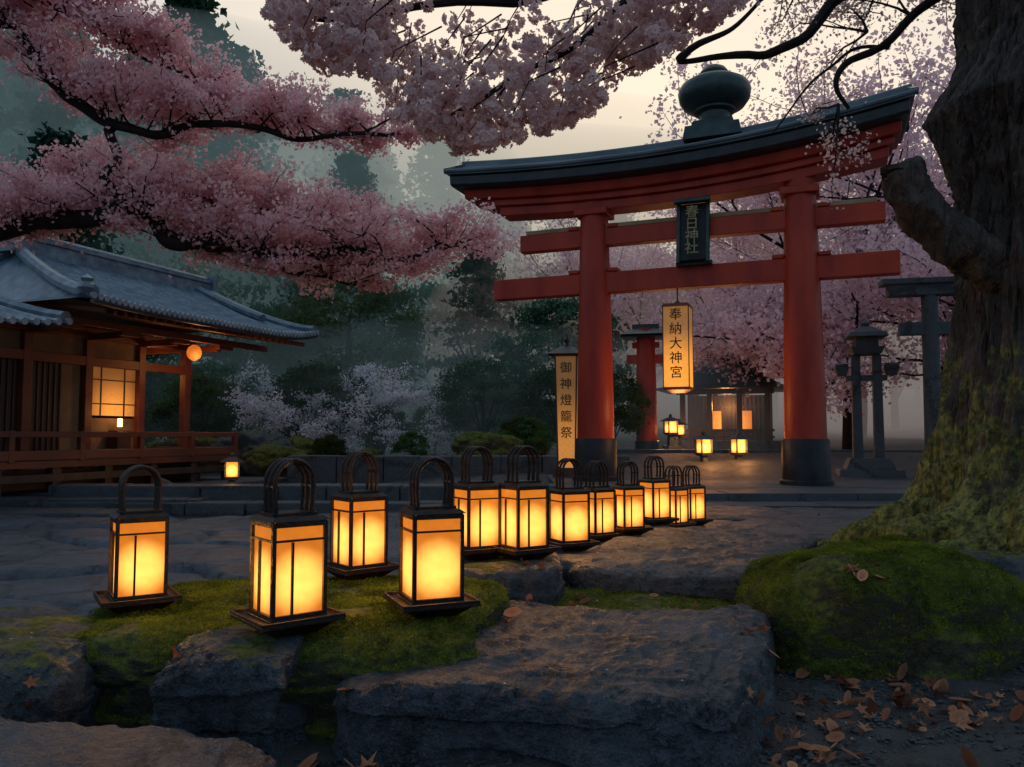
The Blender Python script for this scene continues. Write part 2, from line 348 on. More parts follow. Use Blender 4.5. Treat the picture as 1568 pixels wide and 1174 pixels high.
# ------------------------------------------------------------ torii gate
def C(t): return 5.23+(.024 if t>.6 else .016)*(t-.6)**2
def sweep(mb,prof,t0,t1,mi=0,n=36,cfun=C):
    vs=[];fs=[];k=len(prof)
    for i in range(n+1):
        t=t0+(t1-t0)*i/n
        for y,z in prof: vs.append((t,y,cfun(t)+z))
    for i in range(n):
        for j in range(k):
            jj=(j+1)%k; fs.append((i*k+j,(i+1)*k+j,(i+1)*k+jj,i*k+jj))
    fs.append(tuple(range(k))); fs.append(tuple(n*k+j for j in range(k-1,-1,-1)))
    mb.add(vs,fs,mi)
T=empty('torii_gate',(1.28,12.2,0),math.atan2(-.365,.93))
b=MB()
for t in (0,3.01):
    b.lathe([(.285,.28),(.28,1.2),(.262,2.4),(.235,3.6),(.21,4.6)],(t,0,0),40)
obj('pillars',b.mesh('pillars',[M_red],True),T)
b=MB()
for t in (0,3.01):
    b.lathe([(.36,.28),(.36,.36),(.325,.38),(.315,.92),(.30,.94),(.286,.942)],(t,0,0),40)
obj('pillar_bases',b.mesh('pillar_bases',[M_black],True),T)
b=MB()
b.box(((-1.65+4.26)/2,0,3.32),(5.91,.2,.32)); b.box(((-1.2+4.1)/2,0,4.03),(5.3,.19,.27))
for t in (0,3.01):
    for s in (-1,1):
        for z in (3.32,4.03): b.box((t+s*.31,0,z+.19 if z<3.5 else z+.165),(.16,.24,.06))
obj('tie_beams',b.mesh('tie_beams',[M_red]),T,bevel=.012)
b=MB(); b.box(((-1.1+4.0)/2,0,4.20),(5.1,.16,.06)); obj('plaster_strip',b.mesh('p',[M_cream]),T)
b=MB()
sweep(b,[(-.20,-.80),(-.20,-.66),(.20,-.66),(.20,-.80)],-1.5,4.15)
sweep(b,[(-.27,-.655),(-.27,-.56),(.27,-.56),(.27,-.655)],-1.8,4.22)
sweep(b,[(-.36,-.555),(-.40,-.42),(.40,-.42),(.36,-.555)],-2.05,4.3)
for t in (0,3.01): b.box((t,0,4.41),(.52,.5,.10))
obj('lintel',b.mesh('lintel',[M_red]),T,bevel=.01)
b=MB()
sweep(b,[(-.58,-.42),(-.64,-.40),(-.66,-.27),(-.60,-.25),(.60,-.25),(.66,-.27),(.64,-.40),(.58,-.42)],-2.18,4.38)
obj('eave_board',b.mesh('e',[M_roofd]),T,bevel=.01)
b=MB()
pr=[(-.70,-.25),(-.71,-.19),(-.45,-.115),(-.25,-.03),(-.12,.04),(-.10,.12),(.10,.12),(.12,.04),(.25,-.03),(.45,-.115),(.71,-.19),(.70,-.25)]
sweep(b,pr,-2.22,4.44)
for yy,zz in ((-.6,-.155),(-.45,-.105),(-.33,-.06),(-.2,.0)):
    b.tube([(t,yy,C(t)+zz) for t in np.linspace(-2.22,4.44,30)],[.022]*30,6)
b.tube([(t,0,C(t)+.13) for t in np.linspace(-2.25,4.47,30)],[.055]*30,10)
b.tube([(t,-.70,C(t)-.20) for t in np.linspace(-2.25,4.47,30)],[.035]*30,8)
for t in (-2.22,4.44):
    for s in(-1,1): b.beam((t,0,C(t)+.1),(t,s*.7,C(t)-.2),.08,.09)
obj('roof',b.mesh('roof',[M_troof],True),T)
b=MB()
TX=1.85; c=C(TX)+.1
b.frus((TX,0),.82,.76,c-.1,c+.1); b.frus((TX,0),.62,.56,c+.1,c+.2)
b.lathe([(.27,.18),(.25,.26),(.21,.38),(.22,.42),(.30,.45),(.30,.48),(.44,.54),(.51,.64),(.53,.76),(.49,.85),(.38,.92),(.22,.965),(.16,.98),(.20,1.0),(.21,1.05),(.17,1.11),(.08,1.16),(.0,1.18)],(TX,0,c-.06),40)
obj('finial',b.mesh('finial',[M_bronze],True),T)
b=MB()
Mt=Matrix.Rotation(rad(-8),3,'X')
b.box((1.55,-.24,3.93),(.42,.06,.86),0,Mt)
for s in(-1,1): b.box((1.55+s*.21,-.26,3.93),(.05,.09,.94),1,Mt)
for s in(-1,1): b.box((1.55,-.26-.0625*s,3.93+s*.45),(.52,.09,.06),1,Mt)
obj('name_plaque',b.mesh('plq',[M_black,M_bronze]),T,bevel=.008)
text('plaque_inscription','春\n日\n神\n社',T,(1.55,-.335,4.30),(rad(82),0,0),.20,M_gold,.92)
H=empty('hanging_lantern'); H.parent=T
b=MB(); b.box((0,0,-.63),(.37,.37,1.2))
GM_h=glowmat('hanging_paper',(1.0,.36,.04),(.22,.09,.024),(0,0,-1.1),.2,.85)
H.location=(1.27,-.02,2.92)
obj('paper_box',b.mesh('pb',[GM_h]),H)
b=MB()
b.frus((0,0),.42,.36,-.05,.0); b.frus((0,0),.35,.40,-1.27,-1.23); b.frus((0,0),.18,.32,-1.31,-1.27)
for i in(-1,1):
    for j in(-1,1): b.box((i*.186,j*.186,-.64),(.014,.014,1.2))
b.tube([(0,0,0),(0,0,.25)],[.012]*2,8); b.lathe([(.05,-.0),(.05,.03),(.02,.06)],(0,0,0),12)
obj('frame',b.mesh('fr',[M_owood]),H)
text('lantern_inscription','奉\n納\n大\n神\n宮',H,(0,-.189,-.08),(rad(90),0,0),.19,M_ink,1.12)
light('lamp',H,(0,0,-1.5),20,color=(1,.45,.14),r=.14)

def sign_lantern(x,y,rz):
    E=empty('sign_lantern',(x,y,.3),rz)
    b=MB(); b.frus((0,0),.28,.36,.15,2.0); obj('paper_box',b.mesh('s',[glowmat('sign_paper',(.48,.19,.035),(.095,.048,.018),(0,0,.3),.2,1.3)]),E)
    b=MB(); b.frus((0,0),.45,.42,0,.15)
    for i in(-1,1):
        for j in(-1,1): b.beam((i*.142,j*.142,.15),(i*.182,j*.182,2.0),.025,.025)
    b.frus((0,0),.42,.42,2.0,2.04); b.frus((0,0),.62,.2,2.04,2.18,1); b.lathe([(.05,2.18),(.03,2.24),(.06,2.29),(.02,2.36),(.0,2.42)],n=12,mi=1)
    obj('frame',b.mesh('f',[M_wood,M_roofd]),E)
    text('inscription','御\n神\n燈\n籠\n祭',E,(0,-.19,1.9),(rad(91),0,0),.2,M_ink,1.35)
    return E
sign_lantern(.93,13.4,rad(-10))
def gatepost(x,y):
    E=empty('vermilion_gate_post',(x,y,.4),rad(-15)); b=MB()
    b.lathe([(.24,.0),(.23,1.5),(.2,3.0)],n=24); b.box((0,0,2.3),(.85,.18,.2)); b.box((0,0,2.62),(.6,.2,.12))
    obj('post',b.mesh('p',[M_red],True),E)
    b=MB(); b.lathe([(.27,0),(.27,.45),(.24,.46)],n=24); b.frus((0,0),(1.05,.8),(1.0,.7),2.78,2.84)
    b.frus((0,0),(1.1,.85),(.4,.12),2.84,3.02); b.box((0,0,3.05),(.6,.12,.1)); obj('roof',b.mesh('r',[M_roofd]),E)
gatepost(3.04,18.0)

# ------------------------------------------------------------ paper lanterns
GM=glowmat('lantern_paper',(2.1,.92,.16),(.66,.17,.009),(0,0,.155),.076,.135,base=(.2,.08,.02),var=.22)
def mk_frame(variant):
    b=MB(); a=.0795
    for i in(-1,1):
        for j in(-1,1): b.box((i*a,j*a,.188),(.012,.012,.278))
    for s in(-1,1):
        for z,h in((.056,.014),(.275,.006),(.322,.016)):
            b.box((0,s*(a+.001),z),(.147,.011,h)); b.box((s*(a+.001),0,z),(.011,.147,h))
        if variant==0:
            b.box((.022*s,s*(a+.0005),.165),(.0065,.008,.21)); b.box((s*(a+.0005),-.022*s,.165),(.008,.0065,.21))
    b.frus((0,0),.182,.150,.331,.343)
    return b.mesh('lantern_frame',[M_lwood])
FR=[mk_frame(0),mk_frame(1)]
b=MB(); b.box((0,0,.188),(.152,.152,.27)); PAP=b.mesh('lantern_paper',[GM])
b=MB(); b.frus((0,0),.13,.225,0,.036); b.frus((0,0),.255,.255,.0362,.047); b.frus((0,0),.18,.178,.0472,.0515)
for s in(-1,1): b.box((0,s*.124,.051),(.255,.008,.010)); b.box((s*.124,0,.051),(.008,.24,.010))
TRAY=b.mesh('lantern_tray',[M_lwood])
b=MB()
for y in(-.036,0,.036):
    R=.060
    pts=[(-.056,y,.343),(-R,y,.40),(-R,y,.44)]+[(-R*math.cos(a),y,.44+.066*math.sin(a)) for a in np.linspace(.15,math.pi-.15,14)]+[(R,y,.44),(R,y,.40),(.056,y,.343)]
    b.tube(pts,[.0072]*len(pts),8)
b.tube([(-.06,-.044,.43),(-.06,.044,.43)],[.005]*2,6); b.tube([(.06,-.044,.43),(.06,.044,.43)],[.005]*2,6)
b.tube([(0,-.044,.506),(0,.044,.506)],[.006]*2,6)
b.box((0,0,.346),(.14,.10,.012))
HAN=b.mesh('lantern_handle',[M_lwood],True)
LP=[(-1.34,2.89,35,0,1),(-.685,2.47,42,0,1.02),(-.626,3.29,38,0,1),(-.267,2.66,25,1,1),(-.165,3.72,30,0,1),(.05,3.68,32,0,1),
    (.32,4.5,25,1,1),(.545,5.15,35,0,1),(.757,5.25,25,0,.93),(1.03,5.8,30,0,.97),(1.25,6.2,40,0,.95),(1.477,6.6,30,0,.95)]
for x,y,r,va,sc in LP:
    z=max(ground_at(x+dx,y+dy) for dx in(-.05,0,.05) for dy in(-.05,0,.05))-.003
    E=empty('paper_lantern',(x,y,z),rad(r+random.uniform(-3,3)),sc*1.0)
    obj('frame',FR[va],E); sh_=obj('paper_shade',PAP,E); obj('tray',TRAY,E,bevel=.002); obj('handle',HAN,E)
    sh_.visible_shadow=False   # thin paper lets the flame's light through
    light('flame',E,(0,0,.17),2.6,color=(1,.46,.13),r=.03)

# ------------------------------------------------------------ shrine building
Bd=empty('shrine_building',(-5.67,13.8,0),math.atan2(.93,.36))
b=MB()
for s in (0,1,2,3,4.2,5.4):
    b.box((-s,0,1.55),(.13,.13,2.1)); b.box((-s,1.35,1.55),(.13,.13,2.1))
b.box((.0,.67,2.5),(.12,1.5,.16))
for y in(-.0,1.35):
    b.box((-2.7,y-.003,2.10),(5.6,.11,.14)); b.box((-2.7,y-.004,2.52),(5.7,.15,.16))
b.box((-2.4,-.20,.60),(6.1,.8,.10)); b.box((-2.4,.8,.59),(5.9,1.3,.08))
b.box((-2.4,-.58,.72),(6.1,.07,.13)); b.box((-2.4,-.58,1.0),(6.2,.07,.08))
for s in np.arange(-.6,5.6,1.05): b.box((-s,-.58,.84),(.08,.085,.42))
b.box((.62,.3,.72),(.07,1.8,.12)); b.box((.62,.3,1.0),(.06,1.8,.07))
for x in np.arange(-3.2,1.15,.17): b.beam((x,.1,2.62+.26),(x,-1.68,2.60+.0),.055,.07)
b.box((-1.1,-.85,2.55),(4.3,.09,.10))
for s in(0,1,2,3): b.box((-s,-.35,2.46),(.10,.75,.10)); b.box((-s,-.82,2.47),(.34,.1,.07))
obj('timber_frame',b.mesh('tf',[M_owood]),Bd,bevel=.008)
b=MB()
b.box((-1.5,.04,1.66),(.87,.03,.74))
obj('lit_screen',b.mesh('ls',[glowmat('screen_paper',(.80,.28,.04),(.13,.045,.010),(-1.45,-.05,1.35),.05,.65)]),Bd)
b=MB(); b.box((-1.5,.03,2.29),(.87,.03,.30)); b.box((-2.5,.03,2.29),(.87,.03,.30)); b.box((-3.6,.03,2.29),(1.06,.03,.30))
b.box((-1.5,.035,1.0),(.87,.03,.5)); b.box((-2.25,.035,1.4),(.3,.03,1.3))
obj('plaster_panels',b.mesh('pp',[M_plas]),Bd)
b=MB(); b.box((-2.68,.06,1.35),(.56,.03,1.4)); b.box((-3.6,.06,1.35),(1.06,.03,1.4)); b.box((-4.8,.06,1.5),(1.06,.03,1.8)); b.box((-3.2,1.33,1.5),(4.3,.03,2.0)); b.box((-1.03,.67,1.5),(.03,1.25,1.9))
for x in np.arange(-5.2,-2.4,.09): b.box((x,.035,1.35),(.025,.03,1.4))
for z in (1.47,1.84): b.box((-1.5,.02,z),(.87,.02,.018))
for x in (-1.72,-1.28): b.box((x,.018,1.66),(.018,.02,.74))
obj('lattice_doors',b.mesh('ld',[M_wood]),Bd)
b=MB()
for s in np.arange(-.5,5.6,.85):
    for y in(-.5,.3,1.3): b.box((-s,y,.3),(.13,.13,.5))
b.box((-2.4,-.58,.42),(6.1,.07,.10)); b.box((-2.4,.2,.28),(6.0,.05,.45))
obj('understructure',b.mesh('us',[M_wood]),Bd)
RISE=1.0
def rz(s): return 2.68+RISE*s**1.35
def up(x): return .16*max(0,(x+.2)/1.5)**2.5*1 if x>-.2 else .05*max(0,(-1.8-x)/1.7)**2.5
b=MB(); vs=[];fs=[]; NX=50;NS=16
def rp(i,j,side):
    s=j/NS; x0=-3.5+.8*s; x1=1.25-.1*s; x=x0+(x1-x0)*i/NX
    y=.65+side*(-2.45)*(1-s)
    return (x,y,rz(s)+up(x)*(1-s))
for side in(1,-1):
    for off in (0,-.07):
        vs=[];fs=[]
        for j in range(NS+1):
            for i in range(NX+1):
                p=rp(i,j,side); vs.append((p[0],p[1],p[2]+off))
        for j in range(NS):
            for i in range(NX):
                a=j*(NX+1)+i; fs.append((a,a+1,a+NX+2,a+NX+1))
        b.add(vs,fs,0 if off==0 else 1)
vs=[];fs=[]
for j in range(NS+1):
    p=rp(0,j,1); q=rp(0,j,-1)
    for i in range(21): a=i/20; vs.append((p[0],p[1]*(1-a)+q[1]*a,p[2]))
for j in range(NS):
    for i in range(20): a=j*21+i; fs.append((a,a+1,a+22,a+21))
b.add(vs,fs,0)
for i in range(0,NX+1):
    x=-3.5+4.75*i/NX
    pts=[]
    for j in range(NS+1):
        s=j/NS
        if x<-3.5+.8*s-.001 or x>1.25-.1*s+.02: break
        pts.append((x,.65-2.45*(1-s),rz(s)+up(x)*(1-s)+.018))
    if len(pts)>2: b.tube(pts,[.03]*len(pts),6)
    b.tube([(x,-1.84,2.68+up(x)+.01),(x,-1.79,2.68+up(x)+.015)],[.042]*2,10,2)
b.tube([(x,-1.80,2.635+up(x)) for x in np.linspace(-3.5,1.25,30)],[.04]*30,6,1)
RZ=2.68+RISE
b.box((-.8,.65,RZ+.08),(4.0,.20,.22)); b.box((-.8,.65,RZ+.22),(4.1,.26,.06)); b.tube([(-2.9,.65,RZ+.27),(1.25,.65,RZ+.27)],[.06]*2,8)
for side in(1,-1):
    pts=[rp(0,j,side) for j in range(NS+1)]; b.tube([(p[0],p[1],p[2]+.06) for p in pts],[.09]*len(pts),8)
    pts=[rp(NX,j,side) for j in range(NS+1)]; b.tube([(p[0]-.05,p[1],p[2]+.05) for p in pts],[.085]*len(pts),8)
    pts=[rp(NX,j,side) for j in range(6,NS+1)]; b.tube([(p[0]-.3,p[1],p[2]+.07) for p in pts],[.08]*len(pts),8)
b.box((1.22,.65,RZ+.15),(.12,.34,.38)); b.box((-2.85,.65,RZ+.15),(.12,.34,.38))
p=rp(0,0,1); b.lathe([(.10,0),(.12,.08),(.06,.16),(.08,.2),(0,.26)],(p[0],p[1]+.1,p[2]+.03),12)
vs=[];fs=[]
for j in range(9):
    s=j/8
    for i in range(21): vs.append((-6.6+3.0*i/20,-1.5+1.5*s,2.30+.45*s**1.2+.1*max(0,(i/20-.6)/.4)**2*(1-s)))
for j in range(8):
    for i in range(20): a=j*21+i; fs.append((a,a+1,a+22,a+21))
b.add(vs,fs,0)
for i in range(21):
    x=-6.6+3.0*i/20
    b.tube([(x,-1.5+1.5*s,2.32+.45*s**1.2+.1*max(0,(i/20-.6)/.4)**2*(1-s)) for s in np.linspace(0,1,6)],[.035]*6,6)
    b.tube([(x,-1.55,2.31+.1*max(0,(i/20-.6)/.4)**2),(x,-1.49,2.315+.1*max(0,(i/20-.6)/.4)**2)],[.045]*2,8,2)
b.tube([(-3.62,-1.5+1.5*s,2.36+.45*s**1.2+.1*(1-s)) for s in np.linspace(0,1,6)],[.08]*6,8)
b.add([(1.12,-.9,2.95),(1.12,2.2,2.95),(1.12,.65,RZ)],[(0,1,2)],3)
M_disc=mat('tile_end',(.15,.19,.22),(.26,.31,.34),rough=.4)
obj('tiled_roof',b.mesh('roof',[M_roof,M_roofd,M_disc,M_wood],True),Bd)
b=MB(); b.lathe([(.04,-.13)]+[(.03+.09*math.sin(a),-.12*math.cos(a)) for a in np.linspace(.2,2.94,12)]+[(.04,.13)],n=20)
RL=obj('round_lantern',b.mesh('rl',[glowmat('round_paper',(1.1,.34,.05),(.62,.13,.012),(0,0,0),.07,.13)],True),Bd,(-.4,-.55,2.36))
b=MB(); b.tube([(-.4,-.55,2.49),(-.4,-.55,2.6)],[.01]*2,6); b.lathe([(.05,0),(.05,.02)],(-.4,-.55,2.49),10)
b.box((-1.5,-.15,.85),(.25,.2,.42)); obj('fittings',b.mesh('fi',[M_wood]),Bd)
b=MB(); b.lathe([(.035,0),(.035,.12),(.0,.13)],n=10); obj('candle_lamp',b.mesh('cl',[glowmat('candle',(9,4.5,1.2),(9,4.,1),(0,0,0),.1,.2)]),Bd,(-1.5,-.15,1.12))
light('porch_lamp',Bd,(-.5,-.8,2.15),9,color=(1,.42,.13)); light('screen_lamp',Bd,(-1.5,-.35,1.35),4,color=(1,.42,.13)); light('inner_lamp',Bd,(-.4,.6,2.0),8,color=(1,.42,.13))
b=MB(); blocks(b,-3.2,1.3,-1.3,2.2,-.1,.22,.8); blocks(b,-2.8,.9,-1.9,-1.25,-.1,.12,.7)
obj('stone_plinth',b.mesh('sp',[M_stone]),Bd,bevel=.02)
b=MB(); blocks(b,-9.2,-3.9,10.0,10.5,-.1,.2,.8); blocks(b,-9,-4.3,9.2,9.9,-.1,.10,.8); obj('garden_steps',b.mesh('gs',[M_stone]),bevel=.02)

def garden_lamp(x,y,z,s,e=3):
    E=empty('garden_lantern',(x,y,z),rad(20),s); b=MB()
    b.frus((0,0),.5,.4,0,.12); b.frus((0,0),.2,.16,.12,.5); b.frus((0,0),.3,.42,.5,.58)
    for i in(-1,1):
        for j in(-1,1): b.box((i*.17,j*.17,.78),(.04,.04,.4))
    b.frus((0,0),.62,.16,.98,1.12); b.lathe([(.05,1.12),(.07,1.18),(0,1.26)],n=10); obj('frame',b.mesh('gl',[M_stone]),E)
    b=MB(); b.box((0,0,.78),(.29,.29,.39)); obj('glass',b.mesh('gg',[GL]),E); light('lamp',E,(0,-.4,.8),e,color=(1,.42,.13))
GL=glowmat('garden_glow',(3.6,1.3,.2),(1.1,.28,.02),(0,0,.74),.14,.25)
garden_lamp(3.55,14.8,.3,.62,14); garden_lamp(4.25,15.0,.3,.62,14); garden_lamp(3.5,17.6,.68,.62,12); garden_lamp(3.85,18.4,.68,.55,5)
garden_lamp(-4.2,12.0,.05,.55,3)
P=empty('garden_pavilion',(5.4,20,.6),rad(-20)); b=MB()
b.box((0,0,.1),(2.6,2.0,.3),1)
for i in(-1,-.35,.35,1):
    for j in(-1,1): b.box((i*1.0,j*.7,.85),(.12,.12,1.4))
b.box((0,.5,.8),(2.0,.08,1.2)); b.box((0,-.7,1.45),(2.3,.1,.14)); b.box((0,-.82,.5),(2.3,.06,.06)); b.box((0,-.82,.34),(2.3,.05,.05))
for x in np.arange(-1.1,1.2,.27): b.box((x,-.82,.38),(.045,.05,.3))
for x in np.arange(-.95,1.0,.1): b.box((x,.44,.8),(.025,.03,1.2))
b.box((0,.43,1.1),(2.0,.03,.05))
for k in range(6):
    t0=(k/6);t1=((k+1)/6); f=lambda t:(3.3-2.3*t**.75,2.5-2.2*t**.75)
    b.frus((0,0),f(t0),f(t1),1.5+.85*t0**1.35,1.5+.85*t1**1.35,2)
b.box((0,0,2.4),(1.15,.2,.16),2)
for s in(-1,1): b.box((s*.6,0,2.46),(.1,.26,.28),2)
obj('structure',b.mesh('pv',[M_wood,M_stone,M_roofd]),P); light('lamp',P,(0,-.2,1.1),30,color=(1,.42,.13),r=.1); light('lamp',P,(-1.4,-1.6,.5),26,color=(1,.42,.13),r=.1)
b=MB(); b.box((-.35,.40,.75),(.34,.02,.5)); b.box((.4,.40,.75),(.34,.02,.5)); obj('lit_windows',b.mesh('lw',[glowmat('window_glow',(1.2,.4,.06),(.4,.1,.012),(0,.4,.6),.1,.7)]),P)
P=empty('stone_post_lantern',(5.8,13,.3),rad(-15)); b=MB()
b.frus((0,0),(1.0,.7),(.95,.65),0,.14); b.frus((0,0),(.75,.5),(.6,.42),.14,.32)
for x in(-.16,.16): b.frus((x,0),.15,.13,.32,2.0)
b.box((0,0,1.62),(.62,.1,.09)); b.frus((0,0),.4,.52,2.0,2.12); b.frus((0,0),.34,.34,2.12,2.28); b.frus((0,0),.62,.54,2.28,2.36); b.frus((0,0),.46,.2,2.36,2.46); b.lathe([(.06,2.46),(.08,2.52),(0,2.6)],n=10)
for x in(-.38,.38): b.frus((x,0),.14,.22,1.66,1.80); b.box((x,0,1.83),(.2,.2,.05))
obj('carved_stone',b.mesh('cs',[M_stone]),P,bevel=.01)
P=empty('stone_torii',(6.45,12.2,.28),rad(-12)); b=MB()
for x in(0,2.1): b.lathe([(.2,0),(.2,.15),(.135,.17),(.115,3.0)],(x,0,0),20)
b.box((1.05,0,2.35),(3.0,.14,.2)); b.box((1.05,0,2.95),(3.3,.24,.18)); b.box((1.05,0,3.08),(3.5,.3,.09)); obj('stonework',b.mesh('st',[M_stone],False),P,bevel=.01)

# ------------------------------------------------------------ old tree (right)
def lerp_tab(t,x):
    for (a,va),(b_,vb) in zip(t,t[1:]):
        if x<=b_: u=max(0,(x-a)/(b_-a)); return va+(vb-va)*u
    return t[-1][1]
tab=[(0,1.35),(.3,1.2),(.54,.98),(.72,.83),(.94,.72),(1.24,.62),(1.6,.555),(1.98,.53),(2.42,.51),(2.72,.60),(2.9,.68),(3.1,.60),(3.3,.52),(3.6,.55),(4.5,.52),(6,.5)]
vs=[];fs=[];NT=360;NZ=320
for j in range(NZ+1):
    z=6*(j/NZ)**1.2
    for i in range(NT):
        a=2*math.pi*i/NT; r=lerp_tab(tab,z); low=1-ss(.3,1.5,z)
        lobe=.5+.5*math.cos(a*5+.6+.5*math.sin(a*2)); base=.54
        if z<2.3: r=base+(r-base)*((1-low)+low*(.35+.75*lobe))
        else: r=base+(r-base)*(.3+.7*max(0,math.cos(a-math.pi)))
        tw=a+.18*math.sin(z*1.1)
        q=Vector((math.cos(tw)*2.2,math.sin(tw)*2.2,z*1.0))
        r+=.055*noise.fractal(q,1,2,4)
        r+=.035*math.cos(tw*11+2*noise.noise(Vector((0,0,z))+q))*(.4+.6*noise.noise(q*1.5+Vector((5,5,5))))
        r+=.042*noise.ridged_multi_fractal(Vector((math.cos(tw)*13,math.sin(tw)*13,z*2.4)),.9,2,5,1,2)-.045
        vs.append((3.22+r*math.cos(a)+.03*math.sin(z*2),4.55+r*math.sin(a),z))
for j in range(NZ):
    for i in range(NT): k=(i+1)%NT; fs.append((j*NT+i,j*NT+k,(j+1)*NT+k,(j+1)*NT+i))
def barkmoss():
    m=bpy.data.materials['bark'].copy(); m.name='mossy_bark'; n=m.node_tree.nodes; l=m.node_tree.links; b=n['Principled BSDF']
    src=b.inputs['Base Color'].links[0].from_socket
    ge=n.new('ShaderNodeNewGeometry'); sx=n.new('ShaderNodeSeparateXYZ'); l.new(ge.outputs['Position'],sx.inputs[0])
    no=n.new('ShaderNodeTexNoise'); no.inputs['Scale'].default_value=5; no.inputs['Detail'].default_value=6; no.inputs['Roughness'].default_value=.7; l.new(ge.outputs['Position'],no.inputs[0])
    mr=n.new('ShaderNodeMapRange'); mr.inputs[1].default_value=2.0; mr.inputs[2].default_value=.4; mr.inputs[3].default_value=-.15; mr.inputs[4].default_value=.22; l.new(sx.outputs[2],mr.inputs[0])
    ad=n.new('ShaderNodeMath'); l.new(no.outputs[0],ad.inputs[0]); l.new(mr.outputs[0],ad.inputs[1])
    m2=n.new('ShaderNodeMapRange'); m2.inputs[1].default_value=.48; m2.inputs[2].default_value=.62; l.new(ad.outputs[0],m2.inputs[0])
    mc=n.new('ShaderNodeValToRGB'); mc.color_ramp.elements[0].position=.38; mc.color_ramp.elements[1].position=.62; mc.color_ramp.elements[0].color=(.03,.04,.008,1); mc.color_ramp.elements[1].color=(.20,.20,.035,1)
    n3=n.new('ShaderNodeTexNoise'); n3.inputs['Scale'].default_value=25; n3.inputs['Detail'].default_value=4; l.new(ge.outputs['Position'],n3.inputs[0]); l.new(n3.outputs[0],mc.inputs[0])
    mx=n.new('ShaderNodeMixRGB'); l.new(m2.outputs[0],mx.inputs[0]); l.new(src,mx.inputs[1]); l.new(mc.outputs[0],mx.inputs[2]); l.new(mx.outputs[0],b.inputs['Base Color'])
    return m
M_bm=barkmoss()
OT=empty('old_cherry_tree',(0,0,0))
me=bpy.data.meshes.new('trunk'); me.from_pydata(vs,[],fs); me.polygons.foreach_set('use_smooth',[True]*len(fs)); me.materials.append(M_bm); TRUNK=obj('trunk',me,OT)
def smooth_path(pts,n):
    P=[Vector(p) for p in pts]; out=[]
    m=len(P)-1
    for k in range(n+1):
        t=k/n*m; i=min(int(t),m-1); u=t-i
        p0=P[max(i-1,0)];p1=P[i];p2=P[i+1];p3=P[min(i+2,m)]
        out.append(.5*((2*p1)+(-p0+p2)*u+(2*p0-5*p1+4*p2-p3)*u*u+(-p0+3*p1-3*p2+p3)*u**3))
    return out
def limb(mb,pts,r0,r1,n=24,sides=8,wob=.0,seed=0):
    P=smooth_path(pts,n)
    R=[]
    for k,p in enumerate(P):
        if wob and 0<k: P[k]=p+Vector((noise.noise(p*3+Vector((seed,0,0))),noise.noise(p*3+Vector((0,seed,5))),noise.noise(p*3+Vector((3,seed,9)))))*wob
        R.append((r0+(r1-r0)*k/n)*(1+.15*noise.noise(p*6)))
    mb.tube(P,R,sides); return P
def roughen(me,a,f):
    me.update()
    ns=[v.normal.copy() for v in me.vertices]
    for v,nn in zip(me.vertices,ns): v.co+=nn*a*(noise.fractal(v.co*f,1,2,4)+.6*noise.ridged_multi_fractal(Vector((v.co.x*f*2,v.co.y*f*2,v.co.z*f*.8)),1,2,3,1,2)-.6)
b=MB()
limb(b,[(3.0,4.5,1.75),(2.68,4.42,1.95),(2.46,4.4,2.1),(2.27,4.4,2.30),(2.19,4.4,2.48)],.15,.105,60,36,.02)
b.lathe([(.112,-.03),(.118,.01),(.10,.035),(.07,.02),(.0,.01)],(2.185,4.4,2.49),24)
for pts,r in [([(2.9,4.3,.8),(2.5,4.3,.55),(2.2,4.35,.40),(1.95,4.5,.28),(1.8,4.6,.12)],.20),([(2.9,4.1,.85),(2.6,3.85,.58),(2.4,3.65,.44),(2.2,3.5,.32),(2.0,3.45,.1)],.21),([(3.0,4.0,.85),(2.9,3.7,.58),(2.75,3.35,.40),(2.6,3.05,.1)],.23),([(2.8,4.7,.7),(2.4,4.9,.42),(2.1,5.2,.25),(1.95,5.6,.1)],.16),([(2.7,4.4,.55),(2.35,4.15,.40),(2.05,4.05,.28),(1.85,3.95,.1)],.13)]:
    limb(b,pts,r,.05,70,36,.06,seed=r*10)
me=b.mesh('rl',[M_bm],True); roughen(me,.035,6); ROOTS=obj('roots_and_limb',me,OT)
b=MB(); OTT=[]
for pts,r in [([(3.3,4.8,4.6),(2.7,5,4.2),(2.11,5,3.8),(1.87,5,3.56),(1.62,5,3.42),(1.3,5,3.43),(1.09,5,3.42)],.05),
              ([(1.09,5,3.42),(1.2,5,3.52),(1.45,5,3.62),(1.7,4.9,3.9)],.03),
              ([(3.2,4.8,4.1),(2.69,5,3.76),(2.44,5,3.52),(2.1,5,3.32),(2.05,5,3.19),(2.16,5,3.07)],.035),
              ([(2.44,5,3.52),(2.2,5.1,3.55),(1.9,5.1,3.2),(1.75,5.2,3.0)],.014),
              ([(3.3,4.7,4.2),(2.2,4.3,3.9),(1.0,4.0,3.5),(.2,3.9,3.25),(-.5,3.9,3.15),(-1.0,3.9,3.1)],.045),
              ([(.9,4.0,3.5),(.4,3.8,3.0),(.0,3.7,2.7),(-.3,3.7,2.5)],.022)]:
    limb(b,pts,r,r*.3,26,8,.05,seed=r*100)
